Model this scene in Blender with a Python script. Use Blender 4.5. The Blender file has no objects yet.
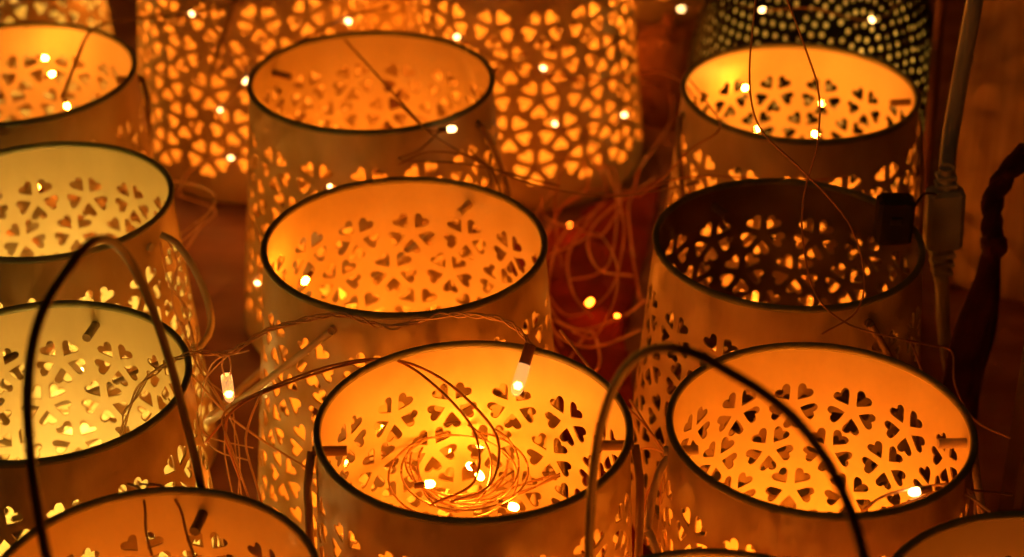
import bpy, math, random
from mathutils import Vector, Matrix
from mathutils.geometry import delaunay_2d_cdt

random.seed(7)
PI = math.pi
scene = bpy.context.scene
COL = scene.collection

# ------------------------------------------------------------------ camera
FPX = 1940.0
PITCH = math.radians(30.0)
CZ = 0.63
HR = 0.165                     # height of a lantern rim above the table
FW = Vector((0, math.cos(PITCH), -math.sin(PITCH)))
UP = Vector((0, math.sin(PITCH), math.cos(PITCH)))
CAM = Vector((0, 0, CZ))


def ray(x, y):
    return FW + Vector(((x - 512) / FPX, 0, 0)) + UP * ((278.5 - y) / FPX)


def at_z(x, y, z):
    v = ray(x, y)
    return CAM + v * ((z - CZ) / v.z)


def at_y(x, y, d):
    v = ray(x, y)
    return CAM + v * (d / v.y)


cam = bpy.data.cameras.new('camera')
cam.sensor_width = 36.0
cam.lens = 36.0 * FPX / 1024.0
cam.clip_start = 0.02
cam.clip_end = 50
cam.dof.use_dof = True
cam.dof.focus_distance = 0.862
cam.dof.aperture_fstop = 7.8
cam_ob = bpy.data.objects.new('camera', cam)
cam_ob.location = CAM
cam_ob.rotation_euler = (math.radians(60.0), 0, 0)
COL.objects.link(cam_ob)
scene.camera = cam_ob


# ------------------------------------------------------------------ materials
def new_mat(name):
    m = bpy.data.materials.new(name)
    m.use_nodes = True
    nt = m.node_tree
    b = nt.nodes['Principled BSDF']
    return m, nt, b


def noise_mat(name, c1, c2, scale=30, rough=(0.4, 0.6), metal=0.0, spec=0.4, bump=0.0, stretch=(1, 1, 1), detail=6.0, bscale=None):
    m, nt, b = new_mat(name)
    tc = nt.nodes.new('ShaderNodeTexCoord')
    mp = nt.nodes.new('ShaderNodeMapping')
    mp.inputs['Scale'].default_value = stretch
    n = nt.nodes.new('ShaderNodeTexNoise')
    n.inputs['Scale'].default_value = scale
    n.inputs['Detail'].default_value = detail
    r = nt.nodes.new('ShaderNodeValToRGB')
    r.color_ramp.elements[0].position = 0.36
    r.color_ramp.elements[1].position = 0.66
    r.color_ramp.elements[0].color = (*c1, 1)
    r.color_ramp.elements[1].color = (*c2, 1)
    nt.links.new(tc.outputs['Object'], mp.inputs['Vector'])
    nt.links.new(mp.outputs['Vector'], n.inputs['Vector'])
    nt.links.new(n.outputs['Fac'], r.inputs['Fac'])
    nt.links.new(r.outputs['Color'], b.inputs['Base Color'])
    mr = nt.nodes.new('ShaderNodeMapRange')
    mr.inputs['To Min'].default_value = rough[0]
    mr.inputs['To Max'].default_value = rough[1]
    nt.links.new(n.outputs['Fac'], mr.inputs['Value'])
    nt.links.new(mr.outputs['Result'], b.inputs['Roughness'])
    b.inputs['Metallic'].default_value = metal
    b.inputs['Specular IOR Level'].default_value = spec
    if bump:
        n2 = n
        if bscale:
            n2 = nt.nodes.new('ShaderNodeTexNoise')
            n2.inputs['Scale'].default_value = bscale
            n2.inputs['Detail'].default_value = 4
            nt.links.new(mp.outputs['Vector'], n2.inputs['Vector'])
        bp = nt.nodes.new('ShaderNodeBump')
        bp.inputs['Strength'].default_value = bump
        bp.inputs['Distance'].default_value = 0.002
        nt.links.new(n2.outputs['Fac'], bp.inputs['Height'])
        nt.links.new(bp.outputs['Normal'], b.inputs['Normal'])
    return m


def led_mat(name, color, strength):
    m, nt, b = new_mat(name)
    b.inputs['Base Color'].default_value = (0.9, 0.8, 0.6, 1)
    b.inputs['Roughness'].default_value = 0.15
    b.inputs['Emission Color'].default_value = (*color, 1)
    b.inputs['Emission Strength'].default_value = strength
    return m


ORANGE = (1.0, 0.232, 0.011)
AMBER = (1.0, 0.265, 0.02)
PALE = (1.0, 0.62, 0.12)
M = {}
M['paint'] = noise_mat('cream_enamel_paint', (0.72, 0.60, 0.34), (0.82, 0.70, 0.42), 26, (0.34, 0.55), 0, 0.45, 0.12, (1, 1, 0.5), 8, 160)
M['beige'] = noise_mat('beige_outer_enamel', (0.52, 0.35, 0.15), (0.74, 0.54, 0.26), 34, (0.26, 0.55), 0, 0.5, 0.25, (1, 1, 0.5), 8, 160)
M['shade_lining'] = noise_mat('shade_brown_lining', (0.16, 0.10, 0.05), (0.24, 0.15, 0.08), 30, (0.4, 0.6), 0, 0.4)  # enamel colour darkened to stand in for shade inside the unlit lantern
M['gold'] = noise_mat('gold_lining', (0.75, 0.58, 0.30), (0.85, 0.68, 0.38), 40, (0.4, 0.6), 0, 0.4)
M['rim'] = noise_mat('dark_green_rim_enamel', (0.19, 0.20, 0.11), (0.27, 0.27, 0.15), 60, (0.3, 0.5), 0, 0.5)
M['bronze'] = noise_mat('dark_bronze_rod', (0.028, 0.014, 0.008), (0.06, 0.026, 0.013), 60, (0.28, 0.45), 0.1, 0.5)
M['brown_rod'] = noise_mat('brown_painted_rod', (0.22, 0.13, 0.06), (0.32, 0.19, 0.09), 50, (0.35, 0.5), 0, 0.5)
M['cream_rod'] = noise_mat('cream_painted_rod', (0.58, 0.46, 0.28), (0.70, 0.58, 0.38), 50, (0.4, 0.55), 0, 0.4)
M['copper'] = noise_mat('copper_wire', (0.85, 0.52, 0.27), (0.93, 0.64, 0.36), 80, (0.2, 0.32), 0.0, 0.9)
M['copper_brown'] = noise_mat('brown_copper_wire', (0.38, 0.19, 0.08), (0.70, 0.42, 0.20), 70, (0.2, 0.35), 0.3, 0.8)
M['red_copper'] = noise_mat('reddish_copper_wire', (0.60, 0.20, 0.07), (0.75, 0.30, 0.11), 80, (0.25, 0.4), 0.2, 0.6)
M['brown_wire'] = noise_mat('brown_insulated_wire', (0.34, 0.16, 0.07), (0.46, 0.24, 0.10), 60, (0.4, 0.6), 0, 0.4)
M['clear_wire'] = noise_mat('amber_insulated_wire', (0.66, 0.36, 0.16), (0.80, 0.48, 0.22), 60, (0.25, 0.4), 0, 0.5)
M['cap'] = noise_mat('brown_bulb_cap', (0.15, 0.06, 0.025), (0.22, 0.09, 0.04), 90, (0.3, 0.45), 0, 0.5)
M['led_orange'] = led_mat('glowing_orange_bulb', ORANGE, 400)
M['led_amber'] = led_mat('glowing_amber_bulb', AMBER, 340)
M['led_pale'] = led_mat('glowing_pale_bulb', PALE, 300)
M['led_string'] = led_mat('small_string_bulb', (1.0, 0.55, 0.18), 9)
M['led_wire'] = led_mat('glowing_filament', AMBER, 60)
M['led_dim'] = led_mat('softly_glowing_bulb', (1.0, 0.16, 0.008), 20)
M['floor'] = noise_mat('wine_brown_tabletop', (0.24, 0.105, 0.09), (0.36, 0.16, 0.13), 14, (0.5, 0.7), 0, 0.3, 0.2, (1, 3, 1), 8)
M['red'] = noise_mat('red_cloth', (0.20, 0.020, 0.012), (0.29, 0.032, 0.018), 40, (0.75, 0.9), 0, 0.2, 0.3, (1, 1, 1), 8, 600)
M['black_metal'] = noise_mat('black_pierced_metal', (0.006, 0.005, 0.005), (0.014, 0.012, 0.010), 40, (0.4, 0.55), 0, 0.25)
M['grey_plastic'] = noise_mat('grey_cable_plastic', (0.42, 0.42, 0.42), (0.50, 0.50, 0.49), 50, (0.4, 0.5), 0, 0.4)
M['black_plastic'] = noise_mat('black_box_plastic', (0.05, 0.034, 0.022), (0.07, 0.05, 0.035), 50, (0.4, 0.55), 0, 0.4)
M['clay'] = noise_mat('brown_clay', (0.22, 0.07, 0.03), (0.32, 0.11, 0.045), 30, (0.6, 0.8), 0, 0.3, 0.2)
M['maroon_rod'] = noise_mat('dull_red_rod', (0.13, 0.045, 0.025), (0.18, 0.06, 0.035), 30, (0.5, 0.7))
M['wood'] = noise_mat('brown_wood_board', (0.50, 0.27, 0.11), (0.78, 0.50, 0.24), 22, (0.45, 0.65), 0, 0.35, 0.2, (4, 4, 0.35), 9)
M['darkwood'] = noise_mat('dark_wood_post', (0.05, 0.022, 0.010), (0.09, 0.04, 0.018), 22, (0.5, 0.7), 0, 0.3, 0.2, (4, 4, 0.35), 9)
M['maroon'] = noise_mat('maroon_braid', (0.07, 0.016, 0.012), (0.11, 0.026, 0.018), 60, (0.75, 0.9), 0, 0.2, 0.4, (1, 1, 1), 8, 700)


# ------------------------------------------------------------------ object helpers
def mesh_ob(name, verts, faces, mat, parent=None, smooth=True, sharp=40):
    me = bpy.data.meshes.new(name)
    me.from_pydata([tuple(v) for v in verts], [], faces)
    me.materials.append(mat)
    if smooth:
        me.polygons.foreach_set('use_smooth', [True] * len(me.polygons))
        if sharp:
            me.set_sharp_from_angle(angle=math.radians(sharp))
    me.update()
    o = bpy.data.objects.new(name, me)
    COL.objects.link(o)
    if parent is not None:
        o.parent = parent
    return o


def tag(o, label=None, cat=None, group=None, kind=None):
    if label:
        o['label'] = label
    if cat:
        o['category'] = cat
    if group:
        o['group'] = group
    if kind:
        o['kind'] = kind
    return o


def thing(name, label, cat, loc=(0, 0, 0), rz=0.0, group=None):
    o = bpy.data.objects.new(name, None)
    o.empty_display_size = 0.02
    COL.objects.link(o)
    o.location = loc
    o.rotation_euler = (0, 0, rz)
    return tag(o, label, cat, group)


class MB:
    def __init__(self):
        self.v = []
        self.f = []

    def add(self, v, f):
        k = len(self.v)
        self.v += [Vector(p) for p in v]
        self.f += [tuple(i + k for i in q) for q in f]
        return self

    def tube(self, pts, rad, sides=8, closed=False, cap=True):
        pts = [Vector(p) for p in pts]
        n = len(pts)
        rads = rad if isinstance(rad, (list, tuple)) else [rad] * n
        tang = []
        for i in range(n):
            if closed:
                t = pts[(i + 1) % n] - pts[i - 1]
            else:
                t = pts[min(i + 1, n - 1)] - pts[max(i - 1, 0)]
            if t.length < 1e-9:
                t = Vector((0, 0, 1))
            tang.append(t.normalized())
        ref = Vector((0, 0, 1)) if abs(tang[0].z) < 0.9 else Vector((1, 0, 0))
        nrm = (ref - tang[0] * ref.dot(tang[0])).normalized()
        v, f = [], []
        for i in range(n):
            nrm = nrm - tang[i] * nrm.dot(tang[i])
            nrm.normalize()
            bi = tang[i].cross(nrm)
            for k in range(sides):
                a = 2 * PI * k / sides
                v.append(pts[i] + (nrm * math.cos(a) + bi * math.sin(a)) * rads[i])
        m = n if closed else n - 1
        for i in range(m):
            j = (i + 1) % n
            for k in range(sides):
                k2 = (k + 1) % sides
                f.append((i * sides + k, i * sides + k2, j * sides + k2, j * sides + k))
        if cap and not closed:
            f.append(tuple(range(sides))[::-1])
            f.append(tuple((n - 1) * sides + k for k in range(sides)))
        return self.add(v, f)

    def lathe(self, prof, segs=48, centre=(0, 0, 0)):
        cx, cy, cz = centre
        v, f = [], []
        for (r, z) in prof:
            for k in range(segs):
                a = 2 * PI * k / segs
                v.append((cx + r * math.cos(a), cy + r * math.sin(a), cz + z))
        for i in range(len(prof) - 1):
            for k in range(segs):
                k2 = (k + 1) % segs
                f.append((i * segs + k, i * segs + k2, (i + 1) * segs + k2, (i + 1) * segs + k))
        return self.add(v, f)

    def box(self, c, s, rot=None, bev=0.0):
        hx, hy, hz = s[0] / 2, s[1] / 2, s[2] / 2
        b = min(bev, hx * 0.9, hy * 0.9, hz * 0.9)
        # bevelled box: octagonal outline in xy, inset at top and bottom
        def outline(ix, z):
            x, y = hx - ix, hy - ix
            e = max(b - ix * 0.5, 1e-5)
            return [(x - e, -y, z), (x, -y + e, z), (x, y - e, z), (x - e, y, z), (-x + e, y, z), (-x, y - e, z), (-x, -y + e, z), (-x + e, -y, z)]
        if b <= 0:
            vs = [(x, y, z) for z in (-hz, hz) for (x, y) in ((-hx, -hy), (hx, -hy), (hx, hy), (-hx, hy))]
            fs = [(3, 2, 1, 0), (4, 5, 6, 7)] + [(i, (i + 1) % 4, (i + 1) % 4 + 4, i + 4) for i in range(4)]
        else:
            rings = [outline(b, -hz), outline(0, -hz + b), outline(0, hz - b), outline(b, hz)]
            vs = [p for r in rings for p in r]
            fs = [tuple(range(8))[::-1], tuple(range(24, 32))]
            for q in range(3):
                for i in range(8):
                    j = (i + 1) % 8
                    fs.append((q * 8 + i, q * 8 + j, q * 8 + 8 + j, q * 8 + 8 + i))
        R = rot or Matrix.Identity(3)
        return self.add([R @ Vector(p) + Vector(c) for p in vs], fs)

    def build(self, name, mat, parent=None, smooth=True, sharp=40):
        return mesh_ob(name, self.v, self.f, mat, parent, smooth, sharp)


def spline(pts, step=0.003):
    """Catmull-Rom through pts, resampled finely."""
    P = [Vector(p) for p in pts]
    if len(P) < 3:
        return P
    P = [P[0] * 2 - P[1]] + P + [P[-1] * 2 - P[-2]]
    out = []
    for i in range(1, len(P) - 2):
        a, b, c, d = P[i - 1], P[i], P[i + 1], P[i + 2]
        n = max(2, int((c - b).length / step))
        for k in range(n):
            t = k / n
            out.append(0.5 * ((2 * b) + (c - a) * t + (2 * a - 5 * b + 4 * c - d) * t * t + (3 * b - a - 3 * c + d) * t ** 3))
    out.append(P[-2])
    return out


def twisted(mb, path, rad, off, pitch, strands=2, sides=6, wob=0.0):
    """strands wound loosely about a path"""
    for s in range(strands):
        ph = 2 * PI * s / strands + random.random()
        L = 0.0
        pts = []
        for i, p in enumerate(path):
            if i:
                L += (p - path[i - 1]).length
            t = (path[min(i + 1, len(path) - 1)] - path[max(i - 1, 0)]).normalized()
            ref = Vector((0, 0, 1)) if abs(t.z) < 0.9 else Vector((1, 0, 0))
            n = (ref - t * ref.dot(t)).normalized()
            b = t.cross(n)
            a = ph + 2 * PI * L / pitch + 0.8 * math.sin(L * 90 + s)
            o = off * (1 + wob * math.sin(L * 130 + 2.1 * s))
            pts.append(p + (n * math.cos(a) + b * math.sin(a)) * o)
        mb.tube(pts, rad, sides)


# ------------------------------------------------------------------ pierced tin shell
HEART = [(0, 0.0), (0.15, 0.19), (0.31, 0.41), (0.43, 0.60), (0.475, 0.74), (0.45, 0.88), (0.36, 0.97), (0.23, 0.995), (0.10, 0.935), (0, 0.82)]
HEART = HEART + [(-x, y) for (x, y) in HEART[-2:0:-1]]


def cut_shell(W, H, holes, grid, surf, thick):
    """A sheet W x H (wrapping in W) with polygon holes, mapped by surf(s, z, inset) to 3-D and given a thickness."""
    pts, edges = [], []
    cell = 0.012
    table = {}
    for poly in holes:
        k = len(pts)
        n = len(poly)
        pts += [Vector(p) for p in poly]
        edges += [(k + i, k + (i + 1) % n) for i in range(n)]
        xs, ys = [p[0] for p in poly], [p[1] for p in poly]
        for i in range(int(min(xs) // cell), int(max(xs) // cell) + 1):
            for j in range(int(min(ys) // cell), int(max(ys) // cell) + 1):
                table.setdefault((i, j), []).append(poly)
    nz = max(2, int(H / grid))

    def in_hole(c):
        for poly in table.get((int(c.x // cell), int(c.y // cell)), ()):
            inside = False
            x0, y0 = poly[-1]
            for (x1, y1) in poly:
                if (y0 > c.y) != (y1 > c.y) and c.x < x0 + (c.y - y0) * (x1 - x0) / (y1 - y0):
                    inside = not inside
                x0, y0 = x1, y1
            if inside:
                return True
        return False
    for s in (0.0, W):
        k = len(pts)
        pts += [Vector((s, H * i / nz)) for i in range(nz + 1)]
        edges += [(k + i, k + i + 1) for i in range(nz)]
    ns = int(W / grid)
    for z in (0.0, H):
        k = len(pts)
        pts += [Vector((W * i / ns, z)) for i in range(ns + 1)]
        edges += [(k + i, k + i + 1) for i in range(ns)]
    for j in range(1, nz):
        for i in range(1, ns):
            s = (i + 0.5 * (j % 2)) * W / ns
            if s < W - grid * 0.4:
                pts.append(Vector((s, H * j / nz)))
    V, Ed, Fa, ov, oe, of = delaunay_2d_cdt(pts, edges, [], 0, 1e-7)
    keep = []
    for tri in Fa:
        c = (V[tri[0]] + V[tri[1]] + V[tri[2]]) / 3
        if 0 < c.x < W and 0 < c.y < H and not in_hole(c):
            keep.append(tuple(tri))
    used = {}
    verts = []
    remap = {}
    seam = {}
    for tri in keep:
        for i in tri:
            if i in remap:
                continue
            p = V[i]
            if p.x < 1e-6 or p.x > W - 1e-6:
                key = round(p.y * 2e4)
                hit = None
                for q in (key, key - 1, key + 1):
                    if q in seam:
                        hit = seam[q]
                if hit is None:
                    seam[key] = len(verts)
                    hit = len(verts)
                    verts.append((0.0, p.y))
                remap[i] = hit
            else:
                remap[i] = len(verts)
                verts.append((p.x, p.y))
    tris = []
    for t in keep:
        a, b, c = (remap[i] for i in t)
        if a != b and b != c and a != c:
            tris.append((a, b, c))
    n = len(verts)
    count = {}
    for (a, b, c) in tris:
        for e in ((a, b), (b, c), (c, a)):
            count[e] = count.get(e, 0) + 1
    out = [surf(s, z, 0.0) for (s, z) in verts] + [surf(s, z, thick) for (s, z) in verts]
    f = list(tris) + [(c + n, b + n, a + n) for (a, b, c) in tris]
    for (a, b) in count:
        if (b, a) not in count:
            f.append((b, a, a + n, b + n))
    return out, f, len(tris)


def two_tone(me, outer, inner, nt):
    # outer faces first, then the lining, then the cut edges
    me.materials.clear()
    me.materials.append(outer)
    me.materials.append(inner)
    me.polygons.foreach_set('material_index', [0 if i < nt else (1 if i < 2 * nt else 0) for i in range(len(me.polygons))])


R0 = 0.070
NF = 15
RM_ = 0.0755
WSH = 2 * PI * RM_
PITCHF = WSH / NF


def heart_holes():
    holes = []
    hr = random.Random(4)
    rows = 5
    z0, dz = 0.0350, 0.0243
    for r in range(rows):
        for c in range(-1, NF + 2):
            cx = (c + (0.5 if r % 2 else 0.04 * r)) * PITCHF + 0.004
            cz = z0 + r * dz
            if cx < -0.015 or cx > WSH + 0.015:
                continue
            rot = -PI / 2 + hr.uniform(-0.04, 0.04) if 0 <= c < NF else -PI / 2
            for k in range(5):
                a = rot + 2 * PI * k / 5
                ca, sa = math.cos(a), math.sin(a)
                poly = []
                for (x, y) in HEART:
                    rr, tt = 0.0039 + y * 0.0091, x * 0.0099
                    poly.append((cx + rr * ca - tt * sa, cz + rr * sa + tt * ca))
                holes.append(poly)
    return holes


HOLES = heart_holes()


def shell_mesh(flare, lining='paint'):
    Rb, Rt = R0 * flare, R0

    def surf(s, z, inset):
        a = s / RM_
        r = Rb + (Rt - Rb) * z / HR - inset
        if z < 0.0125:
            r -= 0.006 * (1 - math.sqrt(max(0.0, 1 - ((0.0125 - z) / 0.0125) ** 2)))
        return (r * math.cos(a), r * math.sin(a), z)
    v, f, ntri = cut_shell(WSH, HR, HOLES, 0.0062, surf, 0.0009)
    me = bpy.data.meshes.new('pierced_wall')
    me.from_pydata(v, [], f)
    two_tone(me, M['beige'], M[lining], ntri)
    me.polygons.foreach_set('use_smooth', [True] * len(me.polygons))
    me.set_sharp_from_angle(angle=math.radians(40))
    me.update()
    return me


def lathe_mesh(name, prof, mat, segs=96):
    mb = MB().lathe(prof, segs)
    o = mb.build(name, mat)
    me = o.data
    bpy.data.objects.remove(o)
    return me


SHELL = {}
for fl in (1.2, 1.11):
    Rb = R0 * fl
    SHELL[fl] = (
        shell_mesh(fl),
        lathe_mesh('rim', [(R0 + 0.0018 * math.cos(a) - 0.0003, HR + 0.0018 * math.sin(a)) for a in [2 * PI * k / 12 for k in range(13)]], M['rim'], 128),
        lathe_mesh('base', [(0.0001, 0.0016), (Rb - 0.0085, 0.0016), (Rb - 0.0072, 0.0030), (Rb - 0.0072, 0.0004), (0.0001, 0.0004)], M['paint'], 96),
    )


SHELL['dark'] = (shell_mesh(1.2, 'shade_lining'),) + SHELL[1.2][1:]


def part(name, me, parent):
    o = bpy.data.objects.new(name, me)
    COL.objects.link(o)
    o.parent = parent
    return o


def lantern(x, y, R, flare, phi, theta, label, h=0.137, q=0.72, bulge=0.0, rod='brown_rod', handle=True, path=None, lining=None, zscale=1.0, rz=None):
    """phi: direction of the handle's pivot axis; theta: tilt of the handle from upright."""
    t = thing('tin_lantern', label, 'lantern', (x, y, 0), 0, 'pierced tin lanterns standing close together')
    k = R / R0
    rz = random.uniform(0, 2 * PI) if rz is None else rz
    w, rm, bs = SHELL[lining or flare]
    for nm, me in (('pierced_wall', w), ('rim', rm), ('base', bs)):
        o = part(nm, me, t)
        o.scale = (k, k, zscale)
        o.rotation_euler = (0, 0, rz)
    if handle:
        hz = HR * zscale - 0.011
        wallr = R + (R * flare - R) * 0.011 / HR
        a = wallr + 0.0022
        ax = Vector((math.cos(phi), math.sin(phi), 0))
        nn = Vector((-math.sin(phi), math.cos(phi), 0))
        Wd = Vector((0, 0, math.cos(theta))) + nn * math.sin(theta)
        pts = []
        N = 72
        for i in range(N + 1):
            u = PI * i / N
            cu, su = math.cos(u), math.sin(u)
            uu = a * math.copysign(abs(cu) ** q, cu) * (1 + bulge * math.sin(u) ** 2)
            ww = h * abs(su) ** q
            uu += math.copysign(0.0018, cu) * math.sin(min(1.0, ww / 0.012) * PI / 2)
            pts.append(Vector((0, 0, hz)) + ax * uu + Wd * ww)
        if path:
            pts = [Vector(p) - Vector((x, y, 0)) for p in path]
            ax = Vector((pts[0].x, pts[0].y, 0)).normalized()
        hd = MB().tube(spline(pts, 0.004), 0.0018, 10).build('handle', M[rod], t, True, 60)
        for sgn in (1, -1):
            if path and sgn < 0:
                ax = -Vector((pts[-1].x, pts[-1].y, 0)).normalized()
            p0 = Vector((0, 0, hz)) + ax * sgn * (a - 0.0006)
            p1 = Vector((0, 0, hz)) + ax * sgn * (wallr - 0.013)
            MB().tube([p0, p0 * 0.5 + p1 * 0.5, p1], 0.0022, 10).build('pin', M[rod], hd, True, 40)
    return t


# ------------------------------------------------------------------ bulbs and strings
def bulb(parent, p, mat, d=None, size=1.0, cap=True):
    """a small LED: rounded glowing body along direction d with a brown cap behind"""
    d = Vector(d or (random.uniform(-1, 1), random.uniform(-1, 1), random.uniform(-0.6, 0.6))).normalized()
    p = Vector(p)
    L, r = 0.0040 * size, 0.0015 * size
    prof = [(-0.5, 0.75), (-0.3, 1.0), (0.1, 1.0), (0.32, 0.82), (0.45, 0.45), (0.5, 0.06)]
    b = MB().tube([p + d * (L * s) for s, _ in prof], [r * q for _, q in prof], 8).build('bulb', M[mat], parent, True, 80)
    if cap:
        MB().tube([p - d * L * 1.5, p - d * L * 0.48], r * 0.82, 8).build('bulb_cap', M['cap'], b, True, 50)
    return b


def coil_path(R, zlo, zhi, turns, n=26, squeeze=0.8):
    pts = []
    a0 = random.random() * 6.28
    for i in range(int(n)):
        a = a0 + turns * 2 * PI * i / n + random.uniform(-0.5, 0.5)
        r = R * random.uniform(0.35, squeeze)
        z = zlo + (zhi - zlo) * (0.5 + 0.5 * math.sin(i * 0.9 + a0)) * random.uniform(0.5, 1.0)
        pts.append((r * math.cos(a), r * math.sin(a), z))
    return pts


def inner_string(  # a coil of wire with its bulbs
        x, y, R, label, mat, nb, zlo=0.012, zhi=0.085, turns=3.0, size=1.0, extra=(), wire='copper', name='fairy_light_string', squeeze=0.72):
    random.seed(label)
    t = thing(name, label, 'string lights', (x, y, 0), 0, 'fairy light strings coiled inside the lanterns')
    path = spline(coil_path(R, zlo, zhi, turns, squeeze=squeeze), 0.004)
    mb = MB()
    twisted(mb, path, 0.00042, 0.0007, 0.02, 2, 5)
    mb.build('wire', M[wire], t, True, 0)
    for i in range(nb):
        p = path[int((i + 0.5) * len(path) / nb)]
        bulb(t, p, mat, size=size, cap=False)
    for (e, d) in extra:
        bulb(t, Vector(e) - Vector((x, y, 0)), mat, d, 1.05 * size)
    return t


# ------------------------------------------------------------------ the setting
floor = MB().box((0, 1.6, -0.02), (5.0, 4.4, 0.04)).build('table_surface', M['floor'], None, False)
tag(floor, kind='structure')

# ------------------------------------------------------------------ lanterns
P = math.radians
LN = [
    # key, x, y, R, flare, phi, theta, rod, kwargs, label
    ('L1', -0.2955, 1.0479, 0.0730, 1.2, P(12), P(165), 'brown_rod', {}, 'cream heart-pierced lantern in the top left corner with bulbs visible inside its rim'),
    ('L2', -0.2407, 0.8872, 0.0645, 1.2, P(-25), P(150), 'cream_rod', dict(path=[at_y(161, 235, 0.852), at_y(176, 243, 0.85), at_y(195, 270, 0.845), at_y(208, 302, 0.838), at_y(211, 326, 0.83), at_y(203, 343, 0.82), at_y(184, 353, 0.811), Vector((-0.222, 0.800, 0.098)), Vector((-0.262, 0.800, 0.098)), Vector((-0.300, 0.825, 0.115)), Vector((-0.306, 0.860, 0.154))]), 'pale yellow lit lantern in the left column, cream handle hanging at its right side'),
    ('L3', -0.2074, 0.7172, 0.0647, 1.2, P(80), P(118), 'brown_rod', {}, 'pale yellow lit lantern behind the tall upright dark loop at lower left'),
    ('L4', -0.1350, 0.5718, 0.0628, 1.2, 1.416, 0.117, 'bronze', dict(h=0.148, q=0.66), 'orange lantern in the bottom left corner with its dark handle standing upright'),
    ('BC', -0.0819, 1.0363, 0.0708, 1.2, P(150), P(-150), 'brown_rod', {}, 'orange lantern directly behind the central lantern, bulb lying on its front rim'),
    ('C', -0.0532, 0.8398, 0.0695, 1.2, P(64), P(135), 'cream_rod', dict(h=0.15), 'beige central lantern with twisted copper wire draped across its front wall'),
    ('E', -0.0164, 0.6799, 0.0663, 1.11, P(2), P(-149), 'brown_rod', dict(h=0.140), 'orange front lantern holding a coil of copper wire and a hanging bulb'),
    ('RB', 0.1656, 1.0207, 0.0670, 1.2, P(8), P(-152), 'brown_rod', {}, 'bright yellow-orange lantern at back right below the black pierced lantern'),
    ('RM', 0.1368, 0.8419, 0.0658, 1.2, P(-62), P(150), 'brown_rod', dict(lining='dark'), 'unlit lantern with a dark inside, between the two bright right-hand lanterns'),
    ('RF', 0.1307, 0.6807, 0.0641, 1.11, P(3), P(-150), 'cream_rod', dict(path=[at_y(677, 457, 0.678), at_y(668, 459, 0.677), at_y(659, 472, 0.674), at_y(651, 505, 0.665), at_y(648, 532, 0.655), at_y(657, 552, 0.642), Vector((0.088, 0.6045, 0.052)), Vector((0.125, 0.6035, 0.045)), Vector((0.165, 0.6085, 0.052)), Vector((0.200, 0.650, 0.10)), Vector((0.1975, 0.684, 0.154))]), 'bright orange lantern at right front seen through the arching dark handle'),
]
fc = at_z(690, 660, HR) + Vector((0.011, -0.004, 0))
br = at_z(1058, 622, HR)
LN += [
    ('FC', fc.x, fc.y, 0.0660, 1.11, 2.265, 0.033, 'bronze', dict(h=0.137, q=0.731), 'lantern cut off by the bottom edge whose dark handle arches over its neighbour'),
    ('BR', br.x, br.y, 0.0650, 1.11, P(60), P(150), 'brown_rod', {}, 'dim lantern in the bottom right corner with only its rim in view'),
    ('BG1', -0.1815, 1.2800, 0.0765, 1.2, P(90), P(160), 'brown_rod', {}, 'blurred glowing lantern behind the left columns, between two rims'),
    ('BG2', 0.0060, 1.2680, 0.0750, 1.2, P(90), P(-30), 'brown_rod', {}, 'large blurred glowing lantern at top centre with rim out of frame'),
    ('BG0', -0.3680, 1.2950, 0.0720, 1.2, P(90), P(-30), 'brown_rod', {}, 'blurred lantern in the far top left behind the corner lantern'),
    ('BG3', 0.1180, 1.6000, 0.0700, 1.2, P(90), P(-30), 'brown_rod', {}, 'farthest blurred lantern at the top edge with only its foot in view'),
    ('BG4', -0.0900, 1.4700, 0.0700, 1.2, P(90), P(-30), 'brown_rod', {}, 'blurred lantern glimpsed in the gap between two big glowing lanterns'),
]
POS = {}
for (key, x, y, R, fl, ph, th, rod, kw, lab) in LN:
    lantern(x, y, R, fl, ph, th, lab, rod=rod, **kw)
    POS[key] = (x, y, R)

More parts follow.
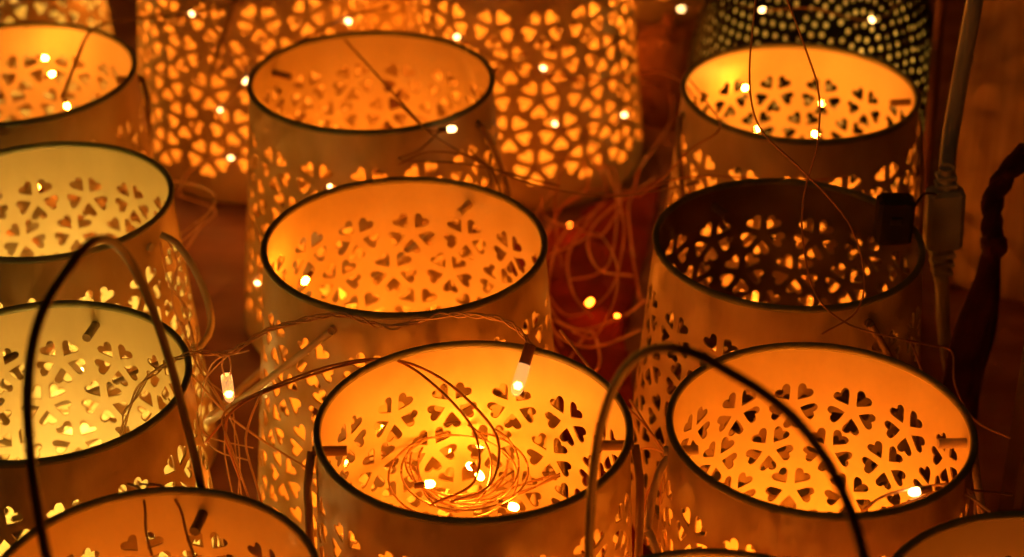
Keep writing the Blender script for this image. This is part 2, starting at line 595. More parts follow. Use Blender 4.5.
ST = [
    ('L1', 'led_amber', 4, 0.02, 0.10, 0.85, [(at_z(52, 74, 0.146), None), (at_z(67, 106, 0.143), (0.2, 0.1, -1)), (at_z(45, 58, 0.152), None)], 'string of amber bulbs glowing in the top left corner lantern'),
    ('L2', 'led_pale', 9, 0.012, 0.075, 0.95, [], 'string of pale bulbs in the upper pale yellow lantern at left'),
    ('L3', 'led_pale', 9, 0.012, 0.075, 0.95, [], 'string of pale bulbs in the pale lantern behind the upright loop'),
    ('L4', 'led_orange', 6, 0.012, 0.075, 0.9, [], 'string of orange bulbs in the bottom left lantern'),
    ('BC', 'led_orange', 8, 0.012, 0.08, 1.0, [], 'string of orange bulbs in the lantern behind the central one'),
    ('C', 'led_orange', 8, 0.012, 0.08, 1.0, [(at_z(305, 281, 0.138), None)], 'string of orange bulbs in the beige central lantern'),
    ('E', 'led_orange', 2, 0.012, 0.05, 1.1, [(at_z(480, 476, 0.118), (0.3, -0.2, -0.4)), (at_z(430, 484, 0.132), None), (at_z(470, 466, 0.112), None), (at_z(514, 507, 0.125), (0.9, -0.3, -0.1))], 'string of orange bulbs under the wire coil of the front lantern'),
    ('RB', 'led_amber', 11, 0.012, 0.07, 0.85, [(at_z(745, 88, 0.145), None), (at_z(757, 129, 0.145), None), (at_z(815, 134, 0.145), None), (at_z(822, 103, 0.143), None)], 'string of amber bulbs in the bright back right lantern'),
    ('RF', 'led_orange', 11, 0.012, 0.075, 1.0, [], 'string of orange bulbs in the bright right front lantern'),
    ('FC', 'led_orange', 9, 0.03, 0.11, 1.0, [], 'string of orange bulbs in the lantern cut off by the bottom edge'),
    ('BR', 'led_orange', 3, 0.03, 0.08, 0.75, [], 'string of orange bulbs in the bottom right corner lantern'),
    ('BG1', 'led_amber', 13, 0.149, 0.160, 1.55, [], 'string of orange bulbs in the blurred lantern behind the left columns'),
    ('BG2', 'led_amber', 13, 0.149, 0.160, 1.55, [], 'string of orange bulbs in the large blurred top centre lantern'),
    ('BG0', 'led_pale', 10, 0.149, 0.160, 1.3, [], 'string of pale bulbs in the far top left lantern'),
    ('BG3', 'led_orange', 10, 0.149, 0.160, 1.3, [], 'string of orange bulbs in the farthest lantern at the top edge'),
    ('BG4', 'led_orange', 10, 0.149, 0.160, 1.3, [], 'string of orange bulbs in the lantern between the two big glowing ones'),
]
for (key, mat, nb, zl, zh, sz, ex, lab) in ST:
    x, y, R = POS[key]
    inner_string(x, y, R, lab, mat, nb, zl, zh, 3.0, sz, ex, squeeze=0.82 if zl > 0.1 else 0.72)

# coil of copper wire lying in the front lantern
x, y, R = POS['E']
t = thing('wire_coil', 'loose coil of copper wire piled inside the orange front lantern', 'wire', (x, y, 0))
mb = MB()
random.seed(11)
for k in range(6):
    cx, cy = 466 + random.uniform(-14, 14), 470 + random.uniform(-8, 8)
    rx, ry = random.uniform(34, 66), random.uniform(32, 48)
    ph = random.uniform(0, 6)
    pts = []
    for i in range(22):
        a = ph + 1.15 * 2 * PI * i / 21
        px, py = cx + rx * math.cos(a), cy + ry * math.sin(a)
        pts.append(at_z(px, py, 0.122 - 0.004 * k + 0.008 * math.sin(a + k)) - Vector((x, y, 0)))
    mb.tube(spline(pts, 0.003), 0.0005, 6)
for k in range(6):
    y0 = random.uniform(-8, 14)
    pts = [at_z(px, py + y0, 0.105 - 0.004 * k) - Vector((x, y, 0)) for (px, py) in
           [(345 + 8 * k, 470), (375, 452 + 3 * k), (412, 462), (430, 490), (470, 500), (520, 490 - 4 * k), (560, 470)]]
    mb.tube(spline(pts, 0.003), 0.0005, 6)
mb.build('wire', M['copper_brown'], t, True, 0)

# ------------------------------------------------------------------ draped strings outside
def wire_string(label, paths, mat, rad, bulbs=(), tw=None, led='led_amber', size=1.0, cat='string lights', name='fairy_light_string', step=0.003):
    """paths: lists of world points; bulbs: (point, direction, hang) """
    t = thing(name, label, cat, (0, 0, 0))
    o0 = Vector(paths[0][0])
    t.location = o0
    for p in paths:
        mb = MB().tube(spline([Vector(q) - o0 for q in p], step), rad, 6)
        mb.build('wire' if len(paths) == 1 else 'strand', M[mat], t, True, 0)
    for (p, d, *rest) in bulbs:
        s = rest[0] if rest else 1.0
        b = bulb(t, Vector(p) - o0, rest[1] if len(rest) > 1 else led, d, size * s, cap=(rest[2] if len(rest) > 2 else True))
    return t


def Y(d, *pp):
    return [at_y(px, py, d) for (px, py) in pp]


def Z(z, *pp):
    return [at_z(px, py, z) for (px, py) in pp]


# the sharp twisted copper string in front
drape = [at_y(122, 438, 0.70), at_y(130, 405, 0.715), at_y(155, 372, 0.725), at_y(190, 354, 0.735), at_y(226, 353, 0.742), at_y(262, 334, 0.745), at_y(310, 318, 0.748),
         at_y(345, 316, 0.75), at_y(392, 327, 0.752), at_y(440, 316, 0.752), at_y(492, 317, 0.750), at_y(520, 332, 0.745), at_y(531, 345, 0.738)]
b1 = at_y(228, 388, 0.74)
b1t = at_y(226, 354, 0.742)
b2 = at_y(520, 379, 0.728)
b2t = at_y(530, 346, 0.738)
pig = [[b1t + Vector((-0.001, 0, 0)), at_y(222, 366, 0.741), b1 + Vector((-0.0006, 0, 0.004))], [b1t + Vector((0.001, 0, 0)), at_y(231, 366, 0.741), b1 + Vector((0.0008, 0, 0.004))]]
t = thing('fairy_light_string', 'twisted copper string with two clear bulbs draped before the central lantern', 'string lights', drape[0])
o0 = drape[0]
mb = MB()
twisted(mb, spline(drape, 0.0025), 0.00045, 0.0010, 0.021, 3, 6, 0.4)
mb.v = [v - o0 for v in mb.v]
mb.build('wire', M['copper'], t, True, 0)
mb = MB()
for p in pig:
    mb.tube(spline(p, 0.002), 0.00042, 6)
mb.v = [v - o0 for v in mb.v]
mb.build('bulb_lead', M['copper'], t, True, 0)


def clear_bulb(parent, p, d, capmat, caplen, size=1.0):
    p = Vector(p)
    d = Vector(d).normalized()
    r = 0.0029 * size
    prof = [(-0.0075, 0.8), (-0.0070, 0.95), (-0.002, 1.0), (0.003, 1.0), (0.0055, 0.9), (0.0072, 0.62), (0.0080, 0.2)]
    g = MB().tube([p + d * s * size for s, _ in prof], [r * q for _, q in prof], 14).build('bulb', M['lens'], parent, True, 80)
    MB().tube([p + d * 0.0015 * size, p + d * 0.0030 * size, p + d * 0.0048 * size], [0.0010 * size, 0.0017 * size, 0.0010 * size], 8).build('filament', M['led_wire'], g)
    if caplen:
        MB().tube([p - d * (0.0072 + caplen), p - d * (0.0072 + caplen * 0.5), p - d * 0.0068], 0.0027 * size, 12).build('bulb_cap', M[capmat], g, True, 50)
    return g


m, nt, b = new_mat('clear_bulb_lens')
b.inputs['Base Color'].default_value = (1.0, 0.86, 0.6, 1)
b.inputs['Roughness'].default_value = 0.08
b.inputs['Transmission Weight'].default_value = 0.92
b.inputs['IOR'].default_value = 1.3
b.inputs['Emission Color'].default_value = (1.0, 0.60, 0.22, 1)
b.inputs['Emission Strength'].default_value = 0.22
M['lens'] = m
clear_bulb(t, b1 - o0, (0.06, -0.05, -1), 'cap', 0, 0.92)
clear_bulb(t, b2 - o0, b2 - b2t, 'cap', 0.009, 1.0)

# pair of wires crossing the front lantern's rim into its coil
wire_string('pair of copper wires looping over the left rim of the orange front lantern',
            [[at_y(205, 443, 0.72), at_y(236, 408, 0.722), at_y(262, 391, 0.725), at_y(330, 366, 0.735), at_y(385, 359, 0.738), at_y(430, 372, 0.725), at_y(470, 402, 0.70), at_y(498, 440, 0.685), at_y(490, 485, 0.66), at_y(450, 502, 0.64)],
             [at_y(240, 480, 0.715), at_y(225, 432, 0.718), at_y(240, 405, 0.72), at_y(300, 379, 0.73), at_y(360, 362, 0.738), at_y(400, 362, 0.735), at_y(445, 395, 0.70), at_y(476, 436, 0.685), at_y(474, 482, 0.66), at_y(430, 505, 0.64)]],
            'red_copper', 0.00062, (), None, cat='wire', name='loose_wire')
wire_string('yellow-lit wires falling between the pale lanterns and the central lantern',
            [[at_y(262, 391, 0.723), at_y(236, 404, 0.722), at_y(222, 418, 0.72), at_y(232, 450, 0.715), at_y(246, 490, 0.71), at_y(256, 520, 0.70)],
             [at_y(262, 392, 0.722), at_y(250, 420, 0.72), at_y(246, 446, 0.718), at_y(258, 490, 0.71), at_y(268, 525, 0.70)],
             [at_y(190, 372, 0.76), at_y(225, 412, 0.75), at_y(262, 440, 0.745), at_y(310, 470, 0.735)]],
            'clear_wire', 0.00055, (), None, cat='wire', name='loose_wire')

# two thin wires hanging from above in front of the unlit lantern
wire_string('thin dark wire hanging from above, bowing right of the unlit lantern middle',
            [[at_y(757, -14, 0.80), at_y(750, 60, 0.795), at_y(752, 105, 0.79), at_y(765, 135, 0.785), at_y(802, 170, 0.78), at_y(848, 222, 0.775), at_y(864, 275, 0.77), at_y(856, 312, 0.765), at_y(822, 334, 0.76)]],
            'brown_wire', 0.00045, (), None, cat='wire', name='loose_wire')
wire_string('thin dark wire hanging from above whose tail swings behind the right front lantern',
            [[at_y(782, -14, 0.805), at_y(806, 50, 0.80), at_y(819, 95, 0.795), at_y(817, 145, 0.79), at_y(804, 195, 0.787), at_y(803, 240, 0.783), at_y(816, 295, 0.776), at_y(850, 325, 0.768), at_y(905, 340, 0.760)]],
            'brown_wire', 0.00045, (), None, cat='wire', name='loose_wire')

# bulb and its leads lying on the rim of the right front lantern
wire_string('glowing bulb tied by copper wire to the front rim of the right front lantern',
            [[at_y(862, 512, 0.64), at_y(880, 498, 0.645), at_y(905, 490, 0.65), at_y(950, 484, 0.655), at_y(966, 490, 0.652), at_y(985, 515, 0.645)],
             [at_y(860, 516, 0.635), at_y(900, 505, 0.64), at_y(945, 490, 0.65), at_y(970, 497, 0.648), at_y(990, 512, 0.64)],
             [at_y(940, 485, 0.652), at_y(972, 492, 0.65), at_y(975, 520, 0.642)]],
            'copper', 0.0006, [(at_y(914, 492, 0.648), (-1, -0.1, -0.15), 1.25, 'led_string', True)])
wire_string('brown-capped bulb lying on the front rim of the lantern behind the central one',
            [[at_y(345, 40, 1.09), at_y(395, 95, 1.0), at_y(425, 128, 0.975), at_y(438, 131, 0.972)],
             [at_y(440, 131, 0.97), at_y(420, 150, 0.96), at_y(400, 160, 0.95), at_y(470, 165, 0.945), at_y(560, 186, 0.94)]],
            'brown_wire', 0.0006, [(at_y(452, 129, 0.968), (1, -0.1, 0.12), 1.25, 'led_string', True)])

# wires looping between the back lanterns, with bulbs hung on the big glowing ones
def bgb(px, py, d, s=1.1):
    return (at_y(px, py, d), None, s * 0.75, 'led_string', False)


wire_string('dark string of bulbs slung across the blurred lantern behind the left columns',
            [[at_y(62, 98, 1.0), at_y(76, 62, 1.04), at_y(92, 30, 1.10), at_y(125, 20, 1.13), at_y(190, 13, 1.155), at_y(245, 2, 1.18)],
             [at_y(155, 22, 1.15), at_y(200, 32, 1.155), at_y(236, 54, 1.16), at_y(246, 80, 1.165), at_y(220, 110, 1.165), at_y(226, 150, 1.165), at_y(190, 170, 1.13), at_y(178, 195, 1.10)],
             [at_y(246, 80, 1.165), at_y(262, 62, 1.14), at_y(300, 42, 1.12), at_y(345, 18, 1.14), at_y(390, 6, 1.17)]],
            'brown_wire', 0.0009, [bgb(192, 14, 1.153), bgb(245, 82, 1.163), bgb(220, 110, 1.163), bgb(231, 158, 1.163), bgb(348, 21, 1.135, 1.5), bgb(247, 80, 1.16, 0.9)])
wire_string('string of bulbs hung over the front of the large blurred top centre lantern',
            [[at_y(402, -5, 1.17), at_y(457, 38, 1.165), at_y(500, 58, 1.16), at_y(540, 68, 1.155), at_y(560, 100, 1.155), at_y(554, 125, 1.155), at_y(590, 128, 1.165), at_y(624, 116, 1.18), at_y(645, 80, 1.2)]],
            'brown_wire', 0.0006, [bgb(457, 37, 1.163, 1.4), bgb(543, 68, 1.153, 1.2), bgb(555, 124, 1.153, 1.1), bgb(624, 115, 1.175, 1.3)])
wire_string('string of bulbs along the top edge before the black pierced lantern',
            [[at_y(650, -5, 1.45), at_y(682, 9, 1.40), at_y(730, 4, 1.2), at_y(762, 10, 1.10), at_y(810, 8, 1.10), at_y(872, 20, 1.10), at_y(910, -6, 1.12)]],
            'brown_wire', 0.0005, [bgb(681, 9, 1.40, 1.5), bgb(762, 10, 1.10, 1.4), bgb(872, 20, 1.10, 1.4)])
wire_string('string of bulbs slipping down between the back left and central lanterns',
            [[at_y(178, 195, 1.1), at_y(215, 210, 1.08), at_y(200, 228, 1.04), at_y(186, 250, 0.99)],
             [at_y(255, 283, 0.93), at_y(262, 250, 0.94), at_y(250, 215, 0.96)]],
            'clear_wire', 0.0006, [bgb(257, 283, 0.928, 1.1), bgb(330, 186, 0.943, 0.9)])
wire_string('thin strands crossing the gap above the central lantern with no bulbs',
            [[at_y(398, 165, 0.93), at_y(430, 152, 0.935), at_y(480, 160, 0.94), at_y(500, 190, 0.925), at_y(505, 230, 0.90), at_y(520, 270, 0.88)],
             [at_y(395, 100, 0.99), at_y(440, 140, 0.96), at_y(520, 180, 0.93), at_y(600, 196, 0.92), at_y(660, 190, 0.94), at_y(700, 182, 0.94)],
             [at_y(470, 150, 0.95), at_y(490, 175, 0.94), at_y(488, 215, 0.92), at_y(500, 260, 0.9)]],
            'brown_wire', 0.0005, (), None, cat='wire', name='loose_wire')
wire_string('fine copper wires hanging at the right wall of the upper pale lantern',
            [[at_y(168, 240, 0.865), at_y(178, 265, 0.86), at_y(172, 300, 0.85), at_y(185, 335, 0.84)],
             [at_y(160, 242, 0.86), at_y(170, 285, 0.85), at_y(188, 312, 0.845), at_y(176, 345, 0.84)],
             [at_y(186, 250, 0.88), at_y(176, 280, 0.86), at_y(190, 330, 0.845), at_y(198, 380, 0.83)]],
            'copper', 0.0005, (), None, cat='wire', name='loose_wire')
wire_string('dark thin wires dipping into the bottom left lantern over its back rim',
            [[at_y(128, 484, 0.645), at_y(140, 489, 0.638), at_y(145, 508, 0.63), at_y(146, 532, 0.62), at_y(152, 556, 0.61)],
             [at_y(140, 484, 0.65), at_y(164, 487, 0.642), at_y(180, 508, 0.63), at_y(186, 532, 0.62), at_y(196, 562, 0.60)]],
            'brown_wire', 0.0006, (), None, cat='wire', name='loose_wire')
wire_string('copper wires curled inside the bottom right corner lantern',
            [[at_z(1000, 545, 0.13), at_z(1010, 530, 0.14), at_z(1030, 535, 0.13), at_z(1026, 560, 0.12), at_z(1000, 565, 0.12)],
             [at_z(975, 556, 0.12), at_z(985, 540, 0.13), at_z(1000, 535, 0.14), at_z(1040, 545, 0.12)]],
            'copper', 0.0007, (), None, cat='wire', name='loose_wire')
wire_string('thin wires trailing down the dark corner behind the right front lantern',
            [[at_y(905, 340, 0.757), at_y(930, 345, 0.78), at_y(952, 352, 0.8), at_y(955, 385, 0.79), at_y(975, 420, 0.77), at_y(1010, 438, 0.75)],
             [at_y(885, 300, 0.82), at_y(900, 320, 0.81), at_y(912, 345, 0.80), at_y(922, 372, 0.79)],
             [at_y(968, 490, 0.66), at_y(990, 492, 0.68), at_y(1012, 495, 0.70)]],
            'brown_wire', 0.00055, (), None, cat='wire', name='loose_wire')

# tangle on the red cloth between the central and the unlit lanterns
def tan(pp, z0=0.012, z1=0.05):
    out = []
    for i, (px, py) in enumerate(pp):
        out.append(at_z(px, py, z0 + (z1 - z0) * (0.5 + 0.5 * math.sin(i * 1.7 + len(pp)))))
    return out


wire_string('tangle of amber insulated wires and one bulb lying over the red cloth',
            [tan([(583, 160), (587, 188), (562, 208), (545, 240), (540, 290), (552, 345), (575, 372)]),
             tan([(590, 155), (604, 178), (603, 204), (566, 232), (552, 262), (548, 312), (566, 356)]),
             tan([(640, 82), (668, 88), (670, 122), (640, 168), (632, 190), (596, 222), (588, 246), (600, 270), (632, 276)], 0.03, 0.08),
             tan([(600, 205), (570, 250), (572, 290), (592, 318)]),
             tan([(548, 318), (580, 330), (620, 318), (645, 300)]),
             tan([(565, 366), (590, 332), (600, 360), (590, 380)]),
             tan([(640, 196), (610, 188), (575, 196), (556, 214)]),
             tan([(655, 178), (630, 200), (632, 250), (640, 300)], 0.02, 0.06),
             tan([(552, 330), (575, 345), (604, 345), (640, 330)])],
            'red_copper', 0.00085, [(at_z(590, 302, 0.03), (0.5, 0.2, 0.5), 1.3, 'led_dim', False)])
wire_string('knot of copper wire between the orange front lantern and right front lantern',
            [[at_y(560, 330, 0.80), at_y(600, 380, 0.77), at_y(640, 420, 0.75), at_y(668, 455, 0.72)],
             [at_y(630, 400, 0.77), at_y(655, 440, 0.74), at_y(664, 462, 0.72), at_y(645, 500, 0.70), at_y(648, 545, 0.68)],
             [at_y(632, 452, 0.74), at_y(650, 448, 0.735), at_y(672, 456, 0.72)],
             [at_y(668, 460, 0.715), at_y(660, 500, 0.70), at_y(668, 550, 0.68)]],
            'clear_wire', 0.0006, (), None, cat='wire', name='loose_wire')


rw = random.Random(21)
loops = []
for k in range(4):
    cx, cy = rw.uniform(575, 615), rw.uniform(190, 330)
    rx, ry = rw.uniform(22, 46), rw.uniform(25, 75)
    a0, sw = rw.uniform(0, 6.28), rw.uniform(0.6, 1.2) * 2 * PI
    loops.append([at_z(cx + rx * math.cos(a0 + sw * i / 9) + rw.uniform(-6, 6), cy + ry * math.sin(a0 + sw * i / 9) + rw.uniform(-8, 8), rw.uniform(0.025, 0.085)) for i in range(10)])
wire_string('fine shiny copper strands looping above the red cloth in the centre right gap', loops, 'red_copper', 0.0006,
            [(at_z(617, 316, 0.03), None, 0.8, 'led_dim', False), (at_z(570, 225, 0.02), None, 0.9, 'led_dim', False)])  # extra dim bulbs, added to redden the light in the gap
loops = []
for k in range(7):
    x0 = rw.uniform(-10, 10)
    loops.append([at_y(px + x0 + rw.uniform(-7, 7), py + rw.uniform(-9, 9), d) for (px, py, d) in
                  [((195, 330, 0.80), (205, 370, 0.785), (228, 410, 0.765), (238, 450, 0.755), (244, 500, 0.74)),
                   ((250, 350, 0.758), (215, 372, 0.765), (200, 410, 0.765), (215, 440, 0.755), (250, 455, 0.745)),
                   ((178, 250, 0.93), (200, 230, 0.96), (222, 208, 1.0), (212, 190, 1.03), (180, 182, 1.05))][k % 3]])
wire_string('fine copper strands straggling down the left gap beside the central lantern', loops, 'copper', 0.0004, (), None, cat='wire', name='loose_wire')

wire_string('stray fine copper strands lying across the walls of the unlit and bright back right lanterns',
            [[at_y(640, 196, 0.93), at_y(672, 180, 0.935), at_y(720, 176, 0.935), at_y(790, 182, 0.93), at_y(850, 176, 0.93)],
             [at_y(600, 196, 0.95), at_y(650, 188, 0.945), at_y(690, 150, 0.945), at_y(720, 128, 0.95), at_y(705, 100, 1.0), at_y(690, 80, 1.03)],
             [at_y(545, 75, 1.1), at_y(600, 80, 1.08), at_y(652, 72, 1.07), at_y(684, 84, 1.04), at_y(700, 110, 1.0)]],
            'red_copper', 0.0005, (), None, cat='wire', name='loose_wire')

# ------------------------------------------------------------------ red cloth crumpled on the table
def cloth(name, mat, corners, nx, ny, amp, label, cat, seed):
    rnd = random.Random(seed)
    waves = [(rnd.uniform(20, 90), rnd.uniform(20, 90), rnd.uniform(0, 6), rnd.uniform(0.3, 1)) for _ in range(7)]
    v, f = [], []
    a, b, c, d = corners
    for j in range(ny + 1):
        for i in range(nx + 1):
            s, t = i / nx, j / ny
            p = (a * (1 - s) + b * s) * (1 - t) + (d * (1 - s) + c * s) * t
            z = sum(w * (1 - abs(math.sin(p.x * kx + p.y * ky + q))) for kx, ky, q, w in waves) / 4.0
            edge = min(1.0, 6 * min(s, 1 - s, t, 1 - t) + 0.06)
            e = 0.012 * math.sin(9 * s + 5 * t)
            v.append((p.x + e, p.y + e * 0.6, 0.003 + amp * z * edge))
    for j in range(ny):
        for i in range(nx):
            k = j * (nx + 1) + i
            f.append((k, k + 1, k + nx + 2, k + nx + 1))
    n = len(v)
    v += [(x, y, max(z - 0.0015, 0.0008)) for (x, y, z) in v]
    f += [tuple(i + n for i in q[::-1]) for q in f]
    rim = [i for i in range(nx)] + [(j * (nx + 1) + nx) for j in range(ny)] + [ny * (nx + 1) + nx - i for i in range(nx)] + [(ny - j) * (nx + 1) for j in range(ny)]
    for q in range(len(rim)):
        p0, p1 = rim[q], rim[(q + 1) % len(rim)]
        f.append((p1, p0, p0 + n, p1 + n))
    o = mesh_ob(name, v, f, mat, None, True, 0)
    return tag(o, label, cat)


cloth('red_cloth', M['red'], [Vector((0.036, 0.78, 0)), Vector((0.060, 0.79, 0)), Vector((0.094, 1.22, 0)), Vector((0.004, 1.13, 0))], 30, 90, 0.026,
      'crumpled red cloth on the table between the central and unlit lanterns', 'cloth', 3)

# ------------------------------------------------------------------ black pierced lantern (back right)
BX, BY, BR_ = 0.203, 1.205, 0.085
WB = 2 * PI * BR_
HB = 0.19


def bell(z):
    return BR_ * (0.70 + 0.30 * math.sin(PI * min(1, max(0, (z + 0.02) / 0.205))))


bh = []
rndb = random.Random(5)
meds = [(WB * k / 4 + 0.02, 0.142) for k in range(4)]


def clear_of(px, pz, lim):
    return all(min(abs(px - mx), WB - abs(px - mx)) ** 2 + (pz - mz) ** 2 > lim * lim for mx, mz in meds)


def dot(cx, cz, r):
    if r < cx < WB - r and 0.012 < cz < HB - 0.012:
        bh.append([(cx + r * math.cos(2 * PI * k / 7), cz + r * math.sin(2 * PI * k / 7)) for k in range(7)])


sp = 0.0082
for j in range(24):
    for i in range(int(WB / sp)):
        px, pz = (i + 0.5 * (j % 2) + 0.25) * sp, 0.014 + j * sp * 0.86
        if clear_of(px, pz, 0.052):
            dot(px, pz, 0.0022)
for mx, mz in meds:
    for ring in range(1, 7):
        rr = ring * 0.0078
        nn_ = max(6, int(2 * PI * rr / 0.0066))
        for k in range(nn_):
            a = 2 * PI * k / nn_
            dot((mx + rr * math.cos(a)) % WB, mz + rr * math.sin(a), 0.0021)
    dot(mx, mz, 0.0022)
v, f, ntri = cut_shell(WB, HB, bh, 0.009, lambda s, z, i: ((bell(z) - i) * math.cos(s / BR_), (bell(z) - i) * math.sin(s / BR_), z), 0.0010)
t = thing('pierced_metal_lantern', 'black metal lantern pierced with rings of tiny dots at the back right', 'lantern', (BX, BY, 0), P(-90))
o = mesh_ob('pierced_shell', v, f, M['black_metal'], t, True, 40)
two_tone(o.data, M['black_metal'], M['paint'], ntri)
MB().lathe([(0.0001, 0.0015), (bell(0) - 0.002, 0.0015), (bell(0) + 0.002, 0.004), (bell(0) + 0.002, 0.0003), (0.0001, 0.0003)], 64).build('base', M['black_metal'], t)
MB().lathe([(bell(HB) + 0.002, HB), (bell(HB) - 0.008, HB + 0.012), (0.02, HB + 0.03), (0.0001, HB + 0.032)], 64).build('lid', M['black_metal'], t)
inner_string(BX, BY, 0.08, 'string of pale bulbs shining through the black pierced lantern', 'led_pale', 6, 0.02, 0.14, 3, 0.8)

# ------------------------------------------------------------------ small things at the back and right
jar = thing('clay_jar', 'small round-shouldered brown clay jar beside the large blurred lantern', 'jar', (0.116, 1.335, 0))
MB().lathe([(0.0001, 0.0), (0.022, 0.0), (0.027, 0.012), (0.029, 0.035), (0.027, 0.055), (0.020, 0.068), (0.014, 0.073), (0.0001, 0.074)], 40).build('body', M['clay'], jar)
MB().lathe([(0.0001, 0.0855), (0.004, 0.084), (0.005, 0.080), (0.003, 0.0765), (0.006, 0.0745), (0.0001, 0.0743)], 24).build('knob', M['clay'], jar)

# wooden board on the right
board = thing('wooden_board', 'upright brown wooden board with vertical grain at the right edge', 'board', (0.386, 1.035, 0), P(-28))
MB().box((-0.064, 0, 0.25), (0.118, 0.018, 0.5), None, 0.002).build('plank', M['wood'], board, False)
MB().box((0.057, 0.001, 0.25), (0.118, 0.018, 0.5), None, 0.002).build('plank', M['wood'], board, False)
MB().box((0.0, 0.02, 0.42), (0.23, 0.018, 0.05), None, 0.002).build('batten', M['darkwood'], board, False)

post = at_y(1040, 430, 0.80)
MBp = MB().box((0, 0, 0.15), (0.030, 0.030, 0.30), None, 0.003)
MBp.box((0, 0, 0.006), (0.04, 0.04, 0.012), None, 0.003)
o = MBp.build('wooden_post', M['darkwood'], None, False)
o.location = (post.x + 0.004, post.y, 0)
tag(o, 'dark narrow wooden post cut by the lower right edge', 'post')

# reddish rod standing behind the unlit lantern, by the cable
o = MB().tube(spline([(0, 0, 0.0), (0.001, 0, 0.06), (0, 0, 0.12), (-0.002, 0, 0.20), (0, 0, 0.30)], 0.01), 0.0032, 10).build('red_rod', M['maroon_rod'], None)
q = at_y(932, 110, 1.07)
o.location = (q.x, q.y, 0)
tag(o, 'slim reddish upright rod just left of the grey cable', 'rod')

# grey cable with in-line connector
cd = 0.885
t = thing('power_cable', 'grey power cable with a chunky in-line connector hanging at the right', 'cable', at_y(944, 225, cd))
c0 = t.location.copy()
loc = lambda px, py, d=cd: at_y(px, py, d) - c0
MB().tube(spline([loc(986, -60, 0.93), loc(976, -5, 0.925), loc(962, 70, 0.915), loc(950, 140, 0.905), loc(947, 170)], 0.006), 0.0044, 12).build('upper_cord', M['grey_plastic'], t)
MB().tube(spline([loc(941, 275), loc(943, 300, 0.905), loc(944, 330, 0.91), loc(950, 370, 0.92)], 0.006), 0.0036, 12).build('lower_cord', M['grey_plastic'], t)
hz = (loc(944, 172) - loc(944, 262)).length
conn = MB()
up = (loc(947, 170) - loc(941, 270)).normalized()
rot = Matrix.Rotation(-math.atan2(up.x, up.z), 3, 'Y').inverted() @ Matrix.Rotation(0.0, 3, 'X')
conn.box(loc(944, 218), (0.0190, 0.013, 0.034), rot, 0.002)
conn.build('connector', M['grey_plastic'], t, False)
for (py, w) in ((176, 0.010), (184, 0.011), (192, 0.012)):
    MB().box(loc(946, py), (w, w * 0.8, 0.0026), rot, 0.0006).build('strain_relief', M['grey_plastic'], t, False)
for (py, w) in ((253, 0.0125), (262, 0.0118), (271, 0.010)):
    MB().box(loc(942, py), (w, w * 0.8, 0.0028), rot, 0.0006).build('strain_relief', M['grey_plastic'], t, False)
MB().tube([loc(946, 168), loc(941, 280)], 0.0038, 10).build('core', M['grey_plastic'], t)

# black battery box on a cord
q = at_y(894, 219, 0.852)
t = thing('battery_box', 'black battery box hanging at the right rim of the unlit lantern', 'battery box', q)
MB().box((0, 0, 0), (0.018, 0.012, 0.025), None, 0.0018).build('case', M['black_plastic'], t, False)
MB().box((0, -0.0062, 0.002), (0.006, 0.002, 0.004), None, 0.0005).build('switch', M['black_plastic'], t, False)
MB().tube(spline([(0.008, 0, 0.004), (0.014, 0.006, 0.010), (0.021, 0.016, 0.006), (0.026, 0.026, 0.0)], 0.003), 0.0007, 8).build('cord', M['black_plastic'], t)

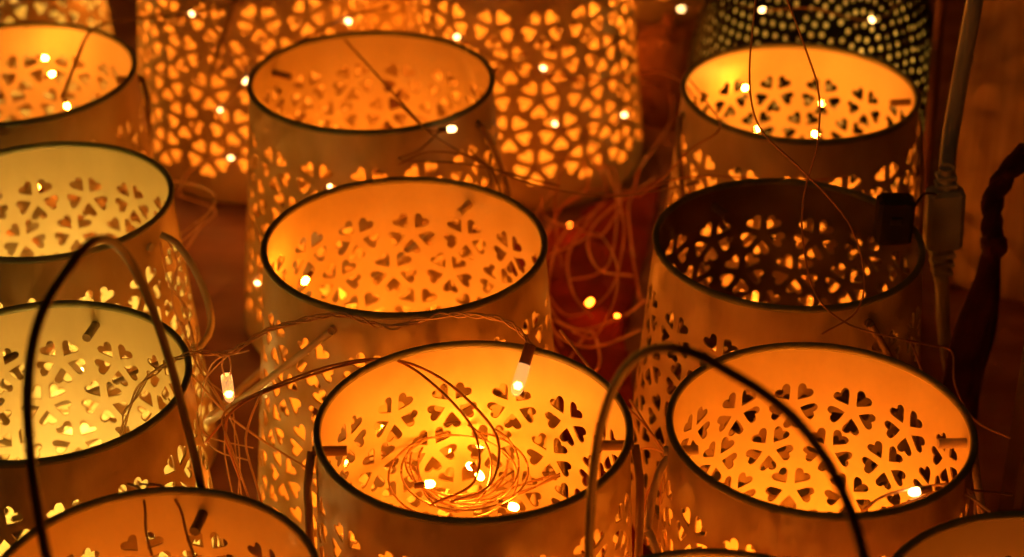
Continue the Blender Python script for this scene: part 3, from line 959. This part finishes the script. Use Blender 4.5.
# maroon braided cord with a tassel of cloth
path = spline([at_y(1050, 110, 0.90), at_y(1026, 152, 0.90), at_y(1004, 178, 0.90), at_y(992, 205, 0.90), at_y(993, 245, 0.895)], 0.003)
t = thing('braided_cord', 'maroon braided cord ending in a knotted strip of cloth at the right', 'cord', path[-1])
mb = MB()
twisted(mb, path, 0.0036, 0.0026, 0.036, 3, 8)
mb.v = [v - path[-1] for v in mb.v]
mb.build('braid', M['maroon'], t, True, 0)
kn = MB()
kn.tube([Vector((0, 0, 0.006)), Vector((0, 0, 0.003)), Vector((0.001, 0, -0.002)), Vector((0, 0, -0.007))], [0.0045, 0.0072, 0.0072, 0.0045], 12)
kn.build('knot', M['maroon'], t)
pa = spline([Vector((0, 0, -0.004)), at_y(985, 290, 0.89) - path[-1], at_y(974, 330, 0.885) - path[-1], at_y(962, 375, 0.88) - path[-1], at_y(955, 420, 0.875) - path[-1]], 0.004)
v, f = [], []
n = len(pa)
for i, p in enumerate(pa):
    w = 0.0045 + 0.0055 * min(1, i / (n * 0.45))
    for k in range(17):
        a = 2 * PI * k / 17
        rr = 1 + 0.22 * math.sin(5 * a + 0.15 * i)
        v.append(p + Vector((w * rr * math.cos(a), 0.45 * w * rr * math.sin(a), 0)))
for i in range(n - 1):
    for k in range(17):
        f.append((i * 17 + k, i * 17 + (k + 1) % 17, (i + 1) * 17 + (k + 1) % 17, (i + 1) * 17 + k))
f.append(tuple((n - 1) * 17 + k for k in range(17)))
mesh_ob('cloth_strip', v, f, M['maroon'], t, True, 0)

# ------------------------------------------------------------------ world and light
w = bpy.data.worlds.new('World')
scene.world = w
w.use_nodes = True
bg = w.node_tree.nodes['Background']
bg.inputs['Color'].default_value = (1.0, 0.30, 0.06, 1)
bg.inputs['Strength'].default_value = 0.008

lamp = bpy.data.lights.new('fill_lamp', 'AREA')  # unseen fill light, added to lift rims, wires and outer walls
lamp.shape = 'DISK'
lamp.size = 1.1
lamp.energy = 0.95
lamp.color = (1.0, 0.55, 0.18)
lo = bpy.data.objects.new('fill_lamp', lamp)
lo.location = (-0.9, -0.5, 1.5)
lo.rotation_euler = (Vector((0, 0.85, 0.1)) - Vector(lo.location)).to_track_quat('-Z', 'Y').to_euler()
COL.objects.link(lo)

scene.view_settings.view_transform = 'Standard'
scene.view_settings.look = 'None'
scene.view_settings.exposure = 0.12
scene.view_settings.gamma = 1.0
scene.view_settings.use_curve_mapping = False
scene.cycles.max_bounces = 8
scene.cycles.diffuse_bounces = 6
scene.cycles.sample_clamp_indirect = 6.0
scene.cycles.use_denoising = True
scene.cycles.use_light_tree = True
